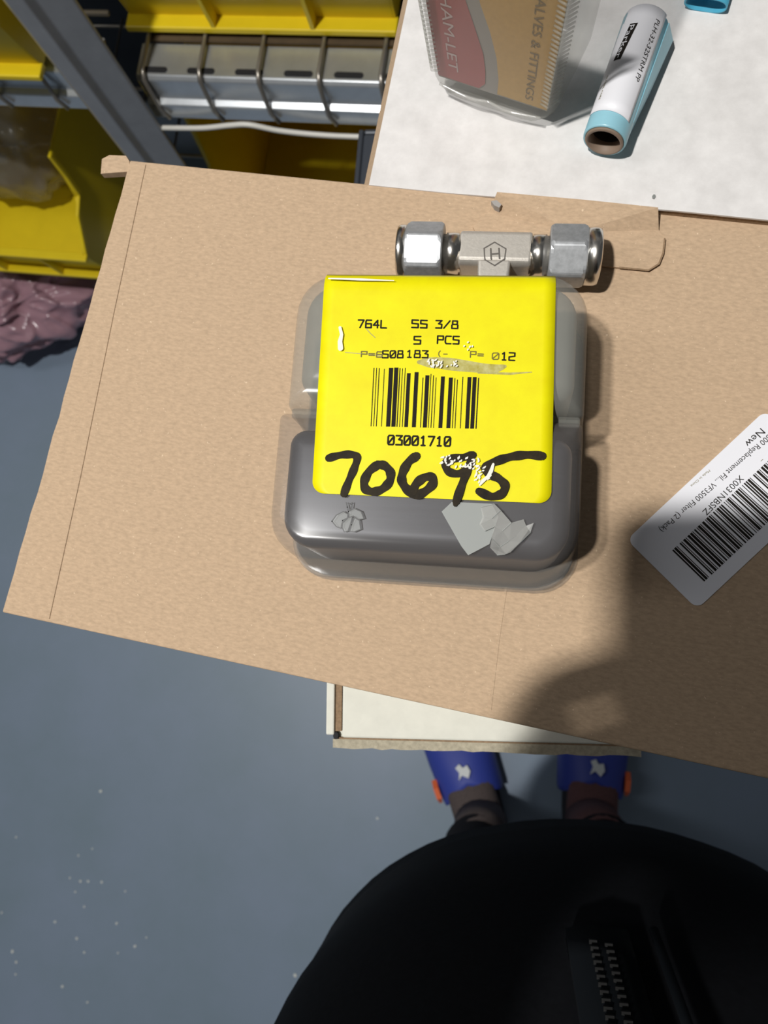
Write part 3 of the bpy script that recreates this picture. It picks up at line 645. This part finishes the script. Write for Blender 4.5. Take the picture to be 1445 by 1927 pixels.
def ridges(u, side):
    m = MB(); z = .012
    while z < .082:
        g = z*dr; x = (-g if side < 0 else UW+g)-side*.0030; y = -g*.25+.0002
        m.tube([(x-side*.0022, y+.0003, z),(x+side*.0006, y-.0004, z),(x+side*.0032, y+.0034, z)], [.00035,.0006,.0003], 5)
        z += .00185
    return m.build('ridge_strip', M['frost'], ub, True)
for s_ in (-1, 1): o = ridges(0, s_); o['kind'] = 'stuff'
m = MB(); m.tube(smooth_curve([(.004,.0002,.0055),(UW*.35,-.0008,.0045),(UW*.5,-.0008,.0058),(UW*.65,-.0008,.0042),(UW-.004,.0002,.0050)],5), .0005, 6); m.build('bottom_seam', M['film'], ub, True)
# ------------------------------------------------------------------ blue tube with white label
TR = .0075
T0 = at(1136,268,ZB+TR); T1 = at(1214,48,ZB+TR); td = T1-T0; TA = math.atan2(td.y,td.x); TL = td.length
T0z = ZB+TR+.0002
tb = empty('blue_tube', (T0.x,T0.y,T0z), TA); tag(tb, 'light blue plastic tube with white label lying on the white carton', 'tube')
def ring(x, r, n=36, fl_=0): return [(x, r*math.cos(2*math.pi*k/n)*(1+fl_), r*math.sin(2*math.pi*k/n)*(1-fl_*.5)) for k in range(n)]
m = MB(); m.loft([ring(.0006,TR-.0008),ring(0.0004,TR-.0002),ring(.0012,TR),ring(.02,TR),ring(TL,TR,36,.06),ring(TL,TR-.0009,36,.06),ring(.02,TR-.0008),ring(.0006,TR-.0008)], False, False); m.build('sleeve', M['blue_film'], tb, True)
m = MB(); m.loft([ring(0,TR-.0009),ring(-.0003,TR-.0012),ring(-.0002,TR-.0019),ring(.004,TR-.0021),ring(TL,TR-.0021),ring(TL,TR-.0009),ring(0,TR-.0009)], False, False); m.build('core', M['core'], tb, True)
m = MB(); m.loft([ring(.004,TR-.00215),ring(TL-.002,TR-.00215)], False, True); m.build('bore', M['core_dark'], tb, True)
# loose wing of the sleeve along the right side (local -y)
m = MB()
wing = [(TL,-TR*1.02,.0030),(TL*.98,-TR-.0032,-.0030),(TL*.55,-TR-.0016,-.0050),(.006,-TR+.0004,-.0050),(.008,-TR*.98,.0020)]
m.add(wing+[(x,y+.0006,z-.0005) for x,y,z in wing], [(0,1,2,3,4),(9,8,7,6,5)]+[(i,5+i,5+(i+1)%5,(i+1)%5) for i in range(5)]); m.build('loose_wing', M['blue_film'], tb)
lr_ = TR+.00025
def onc(x, s_, off=0): # s_ = arc length from the top line, + towards local +y (left in the photo)
    a = s_/TR; return (x, (lr_+off)*math.sin(a), (lr_+off)*math.cos(a))
vs = []; fs = []; nu, nv = 10, 16
for i in range(nu+1):
    for j in range(nv+1):
        s_ = -.0068+(.0068+.0098)*j/nv; x0_ = .0055+.0012*(j/nv)
        vs.append(onc(x0_+(TL+.001-x0_)*i/nu, s_))
for i in range(nu):
    for j in range(nv):
        a = i*(nv+1)+j; fs.append((a,a+1,a+nv+2,a+nv+1))
tl = mesh('white_label', vs, fs, M['label_white'], tb, True); so = tl.modifiers.new('s','SOLIDIFY'); so.thickness = .00015; so.offset = -1
def tube_text(body, xa, xb, s0, h, mt):
    v_, f_ = text_mesh(body); x0 = min(v.x for v in v_); x1 = max(v.x for v in v_)
    mesh('lettering', [onc(xa+(v.x-x0)/(x1-x0)*(xb-xa), s0-v.y/.72*h, .0001) for v in v_], f_, mt, tl)
tube_text('PLH-32-32STRM PP', TL*.93, TL*.42, -.0032, .0017, M['ink'])
# black logo block with knocked-out letters
vs = []; fs = []; pts = [(TL*.86,.0018),(TL*.84,.0046),(TL*.56,.0062),(TL*.54,.0040)]
ng = 8
for i in range(ng+1):
    for j in range(3):
        t = i/ng; xa = TL*.86+(TL*.56-TL*.86)*t; sa = .0020+(.0036-.0020)*t
        vs.append(onc(xa, sa+.0026*j/2, .0001))
for i in range(ng):
    for j in range(2):
        a = i*3+j; fs.append((a,a+1,a+4,a+3))
mesh('logo_block', vs, fs, M['ink'], tl)
v_, f_ = text_mesh('Parker'); x0 = min(v.x for v in v_); x1 = max(v.x for v in v_)
mesh('logo_lettering', [onc(TL*.845+(v.x-x0)/(x1-x0)*(TL*.575-TL*.845), (.0044+.0013*((v.x-x0)/(x1-x0)))-v.y/.72*.0017, .0002) for v in v_], f_, M['label_white'], tl)
tube_text('GLOBAL CORE', TL*.44, TL*.24, .0068, .0007, M['ink_faint'])
# second blue sleeve, cut off by the top of the photo
q0 = at(1287,4,ZB+.003); q1 = at(1368,17,ZB+.003); qd = q1-q0; QA = math.atan2(qd.y,qd.x)
bs = empty('blue_sleeve', (q0.x,q0.y,ZB+.0002), QA); tag(bs, 'bright blue flattened plastic sleeve at the top edge of the photo', 'sleeve')
def fring(y, w_=qd.length, h=.006): return [(w_/2+w_/2*math.copysign(abs(math.cos(t))**.6,math.cos(t)), y, h/2+h/2*math.sin(t)) for t in [2*math.pi*k/28 for k in range(28)]]
m = MB(); m.loft([fring(0),fring(.05)], False, False); o = m.build('sleeve_film', M['blue_film2'], bs, True); so = o.modifiers.new('s','SOLIDIFY'); so.thickness = .0005; so.offset = -1
m = MB(); m.box(0, qd.length*.42, .0005, .05, .0056, .0064); bevel(m.build('fold', M['blue_film'], bs), .0003, 1)
# ------------------------------------------------------------------ person taking the photo
PX, PY = .066, -.282
person = empty('person', (PX, PY, 0)); tag(person, 'person in black zip jacket and blue clogs standing at the boxes', 'person')
ANK = ((-.083,-.036),(.097,-.024))          # ankles, left and right in the photo
def skin_obj(name, verts, edges, radii, mt, parent, root=0, sub=2):
    me = bpy.data.meshes.new(name); me.from_pydata(verts, edges, []); me.update(); o = link(bpy.data.objects.new(name, me), parent)
    sm = o.modifiers.new('skin','SKIN'); sm.use_smooth_shade = True
    for i, r in enumerate(radii):
        sv = me.skin_vertices[0].data[i]; sv.radius = r if isinstance(r, tuple) else (r, r); sv.use_root = (i == root)
    s2 = o.modifiers.new('sub','SUBSURF'); s2.levels = sub; s2.render_levels = sub
    me.materials.append(mt); return o
def wl_(p): return Vector(p)-Vector((PX,PY,0))
# phone frame in the world
PC = CAMP + ROT @ Vector((-.022, -.056, .0085))
def ph(x, y, z): return wl_(PC + ROT @ Vector((x, y, z)))
V = []; E_ = []; Rd = []
def bv(p, r, par=None):
    V.append(tuple(p)); Rd.append(r)
    if par is not None: E_.append((par, len(V)-1))
    return len(V)-1
pel = bv((0,0,.90),(.12,.085)); wst = bv((0,-.005,1.08),(.125,.08),pel); ch = bv((0,-.02,1.27),(.145,.085),wst); nb = bv((0,-.025,1.42),(.07,.06),ch); nk = bv((0,-.01,1.50),.052,nb)
h1 = bv((0,.015,1.565),(.066,.075),nk); h2 = bv((0,.030,1.625),(.072,.085),h1); h3 = bv((0,.030,1.685),(.062,.075),h2)
for s, (ax, ay) in zip((-1,1), ANK):
    hip = bv((s*.09,0,.84),.085,pel); kn = bv((s*.092,-.055,.47),.05,hip); an = bv((ax,ay-.012,.12),.030,kn); hl = bv((ax+s*.004,ay+.02,.064),.022,an); to = bv((ax+s*.03,ay+.12,.046),(.026,.012),hl)
for s, el, wr in ((-1,(-.27,-.03,1.13),ph(-.082,-.060,-.022)), (1,(.25,-.02,1.12),ph(.070,-.075,-.020))):
    sh = bv((s*.165,-.025,1.40),.058,ch); e = bv(el,.043,sh); wv_ = bv(wr,.027,e)
    up_ = .030 if s < 0 else 0.0
    hand = ph(s*.046,-.045+up_,-.012); pm = bv(hand,(.028,.020),wv_)
    # fingers curl behind the phone, thumb on the screen side
    for k, (fy, ln) in enumerate(((-.008,.9),(-.026,1.0),(-.045,.95),(-.062,.8))):
        fy += up_
        f1 = bv(ph(s*.047,fy,-.010),.0085,pm); f2 = bv(ph(s*(.040-.012*ln),fy+.004,-.0135),.0080,f1); bv(ph(s*(.040-.028*ln),fy+.006,-.0140),.0070,f2)
    t1 = bv(ph(s*.050,-.052+up_,.012),.0100,pm); t2 = bv(ph(s*.036,-.040+up_,.019),.0090,t1); bv(ph(s*.020,-.030+up_,.017),.0078,t2)
body_o = skin_obj('body', V, E_, Rd, M['skin'], person, 0, 2)
# face on the head
m = MB()
m.add([(-.011,.108,1.612),(.011,.108,1.612),(0,.112,1.640),(0,.132,1.616),(0,.110,1.602)], [(0,3,2),(1,2,3),(0,4,3),(1,3,4)]); m.build('nose', M['skin'], person, True)
for s in (-1,1):
    m = MB(); m.loft([[(s*.030+r*math.cos(t), .098+d2, 1.640+r*.7*math.sin(t)) for t in [2*math.pi*k/12 for k in range(12)]] for r,d2 in ((.012,0),(.010,.006),(.004,.009))]); m.build('eye', M['eye'], person, True)
    m = MB(); m.loft([[(s*(.068+.010*q), .015+r*.6*math.cos(t), 1.625+r*math.sin(t)) for t in [2*math.pi*k/12 for k in range(12)]] for q,r in ((0,.018),(.6,.026),(1,.020))]); m.build('ear', M['skin'], person, True)
m = MB(); m.loft([[(x, .104+r*.5*math.cos(t), 1.585+r*math.sin(t)) for t in [2*math.pi*k/8 for k in range(8)]] for x,r in ((-.022,.001),(-.010,.005),(0,.0045),(.010,.005),(.022,.001))]); m.build('mouth', M['lip'], person, True)
m = MB(); rings = []
for j in range(8):
    a = j/7*1.35; rings.append([(.082*math.cos(a)*math.cos(t), .018+(.098*math.cos(a))*math.sin(t)*(1 if math.sin(t)<0 else .80), 1.665+.075*math.sin(a)-(.055*(1-j/7) if math.sin(t)<.25 else -.01)) for t in [2*math.pi*k/28 for k in range(28)]])
m.loft(rings, False, True); o = m.build('hair', M['hair'], person, True)
# jacket torso and sleeves
def ell(cx, cy, z, a, b, n=64, p=2.15, wr_=.003):
    out = []
    for k in range(n):
        t = 2*math.pi*k/n; c, s = math.cos(t), math.sin(t)
        g = 1+.020*noise.noise(Vector((c*2.3,s*2.3,z*7)))+wr_*2*noise.noise(Vector((c*5,s*5,z*22)))
        out.append((cx+a*g*math.copysign(abs(c)**(2/p),c), cy+b*g*math.copysign(abs(s)**(2/p),s), z))
    return out
TOR = [(.795,0,.004,.178,.128),(.80,0,.004,.190,.142),(.83,0,.004,.190,.144),(.87,0,.005,.190,.147),(.91,0,.005,.192,.150),(.95,0,.003,.193,.150),(1.0,0,0,.190,.145),(1.06,0,-.004,.186,.137),(1.12,0,-.008,.184,.130),(1.2,0,-.014,.190,.124),(1.28,0,-.02,.196,.120),(1.36,0,-.025,.192,.110),(1.42,0,-.028,.160,.092),(1.46,0,-.022,.095,.078),(1.49,0,-.014,.070,.070),(1.53,0,-.012,.070,.070),(1.532,0,-.012,.060,.060),(1.50,0,-.014,.058,.058)]
m = MB(); m.loft([ell(cx,cy,z,a,b) for z,cx,cy,a,b in TOR], False, False)
jk = m.build('jacket', M['jacket'], person, True); so = jk.modifiers.new('s','SOLIDIFY'); so.thickness = .004; so.offset = -1
for s, el, wr in ((-1,(-.27,-.03,1.13),ph(-.082,-.060,-.022)), (1,(.25,-.02,1.12),ph(.070,-.075,-.020))):
    a0 = Vector((s*.150,-.025,1.395)); e = Vector(el); w1 = Vector(wr)
    pts = smooth_curve([a0, a0.lerp(e,.5), e, e.lerp(w1,.5), e.lerp(w1,.93)], 5)
    m = MB(); m.tube(pts, [.074-.036*i/(len(pts)-1)+.002*math.sin(i*2.1) for i in range(len(pts))], 20); m.build('sleeve', M['jacket'], jk, True)
# zip down the front
def front(z, dx=0, off=0):
    for (za,_,ya,aa,ba),(zb_,_,yb_,ab,bb) in zip(TOR[:-1],TOR[1:]):
        if za <= z <= zb_:
            t = (z-za)/(zb_-za) if zb_>za else 0
            a = aa+(ab-aa)*t; b = ba+(bb-ba)*t; y = ya+(yb_-ya)*t
            c = min(.95, abs(dx)/a); return Vector((dx, y+b*(1-c**2.15)**(1/2.15)*1.022+off, z))
zx = -.020
m = MB(); zs_ = [1.0+.019*i for i in range(20)]
m.loft([[front(z,zx-.013,.003),front(z,zx,.0045),front(z,zx+.013,.003),front(z,zx+.013,-.002),front(z,zx-.013,-.002)] for z in zs_]); m.build('zip_tape', M['zip_tape'], jk, True)
m = MB(); z = 1.012
while z < 1.36:
    for s in (-1,1):
        p = front(z+(.0021 if s>0 else 0), zx+s*.0030, .0048); m.box(p.x-.0016,p.x+.0016,p.y-.0022,p.y+.0006,p.z-.0006,p.z+.0006)
    z += .0042
o = m.build('zip_teeth', M['zip_metal'], jk); o['kind'] = 'stuff'
m = MB(); m.tube([front(z,zx+.024,.003) for z in zs_], .0022, 8); m.build('placket_edge', M['zip_tape'], jk, True)
# trousers
for s, (ax, ay) in zip((-1,1), ANK):
    m = MB(); rings = []
    for z, r in ((.86,.098),(.75,.092),(.6,.078),(.45,.064),(.34,.054),(.25,.050),(.21,.049)):
        t = (z-.21)/(.86-.21); cx = ax+(s*.088-ax)*min(1,t*1.3); cy = ay-.016+(-.005-ay+.016)*t*t-.035*math.sin(math.pi*t)
        rings.append([(cx+r*math.cos(q)*(1+.03*noise.noise(Vector((math.cos(q)*2,math.sin(q)*2,z*9)))), cy+r*math.sin(q), z) for q in [2*math.pi*k/28 for k in range(28)]])
    m.loft(rings, True, False); o = m.build('trouser_leg', M['trousers'], person, True)
# socks and clogs
for s, (ax, ay), splay, sock in ((-1,ANK[0],math.radians(20),M['sock']), (1,ANK[1],math.radians(-6),M['sock_red_light'])):
    m = MB()
    dirv = Vector((-math.sin(splay), math.cos(splay))) ; side = Vector((dirv.y,-dirv.x))
    def fp(l, sd, z): q = Vector((ax,ay))+dirv*l+side*sd; return (q.x,q.y,z)
    rings = []
    for l, wd_, z0, z1 in ((-.052,.012,.046,.060),(-.048,.026,.036,.095),(-.030,.036,.034,.125),(0,.040,.034,.128),(.03,.040,.034,.115),(.06,.041,.034,.088),(.10,.043,.034,.070),(.14,.040,.034,.060)):
        rings.append([fp(l, wd_*math.cos(q), (z0+z1)/2+(z1-z0)/2*math.sin(q)) for q in [2*math.pi*k/20 for k in range(20)]])
    m.loft(rings); m.build('sock', sock, person, True)
    m = MB(); rings = [[fp(0, .044*math.cos(q), z) if False else fp(.042*math.sin(q)-.010, .042*math.cos(q), z) for q in [2*math.pi*k/20 for k in range(20)]] for z in (.09,.23)]
    m.loft(rings); m.build('sock_cuff', sock, person, True)
    out = smooth_curve([Vector(p) for p in ((-.068,0),(-.055,.032),(-.01,.039),(.05,.047),(.12,.056),(.17,.048),(.200,.022),(.205,-.004),(.195,-.030),(.15,-.050),(.09,-.050),(.04,-.043),(-.02,-.038),(-.056,-.030))], 4, True)
    clog = None
    m = MB(); rings = []
    for z, g in ((0.0005,.96),(.006,1.0),(.024,1.0),(.032,.97)): rings.append([fp(.07+(p.x-.07)*g, p.y*g, z) for p in out])
    m.loft(rings); clog = m.build('clog', M['clog_sole'], person, True)
    m = MB(); rings = []
    for l, wd_, zt in ((.052,.051,.098),(.060,.053,.096),(.09,.057,.088),(.13,.058,.074),(.165,.050,.060),(.190,.032,.048),(.202,.012,.038)):
        rings.append([fp(l-.016*(1-abs(math.cos(q)))*0+(-.030*abs(math.cos(q)) if l < .08 else 0), wd_*math.copysign(abs(math.cos(q))**.8,math.cos(q)), .028+(zt-.028)*abs(math.sin(q))**.8 if math.sin(q) >= 0 else .026) for q in [2*math.pi*k/36 for k in range(36)]])
    m.loft(rings, False, True); cu = m.build('clog_upper', M['clog_blue'], clog, True); so = cu.modifiers.new('s','SOLIDIFY'); so.thickness = .003
    m = MB(); ez = .0955
    em_ = [(-.010,-.010),(-.003,-.004),(.006,-.011),(.012,-.002),(.010,.008),(.002,.006),(-.002,.013),(-.010,.009),(-.006,.001)]
    m.add([fp(.074+dl, sd, .0985-.32*(dl)-.0028*0) for sd, dl in em_]+[fp(.074+dl, sd, .093-.32*dl) for sd, dl in em_], [tuple(range(9)), tuple(range(17,8,-1))]+[(i,9+i,9+(i+1)%9,(i+1)%9) for i in range(9)])
    m.build('white_emblem', M['clog_white'], clog)
    m = MB(); sd_ = s*-1 if False else s
    pp = [(.030,.052),(.040,.044),(.060,.046),(.070,.060),(.058,.072),(.040,.070)]
    m.add([fp(l, s*(.0535 if z < .06 else .050), z) for l,z in pp]+[fp(l, s*.0585, z) for l,z in pp], [tuple(range(6)),tuple(range(11,5,-1))]+[(i,6+i,6+(i+1)%6,(i+1)%6) for i in range(6)])
    m.build('orange_patch', M['clog_orange'], clog)
# phone held over the boxes
pho = empty('mobile_phone', PC); pho.rotation_euler = ROT.to_euler(); tag(pho, 'dark mobile phone held up in both hands above the boxes', 'phone')
m = MB(); m.prism(rrect(.0715,.147,.011,6), -.004, .004); bevel(m.build('phone_case', M['phone'], pho), .0016, 2)
m = MB(); m.prism(rrect(.066,.141,.009,6), .0041, .0046); m.build('screen', M['glass'], pho)
m = MB(); m.prism(rrect(.030,.030,.008,6,.0175,.0555), -.0050, -.0041); m.build('camera_bump', M['phone'], pho)
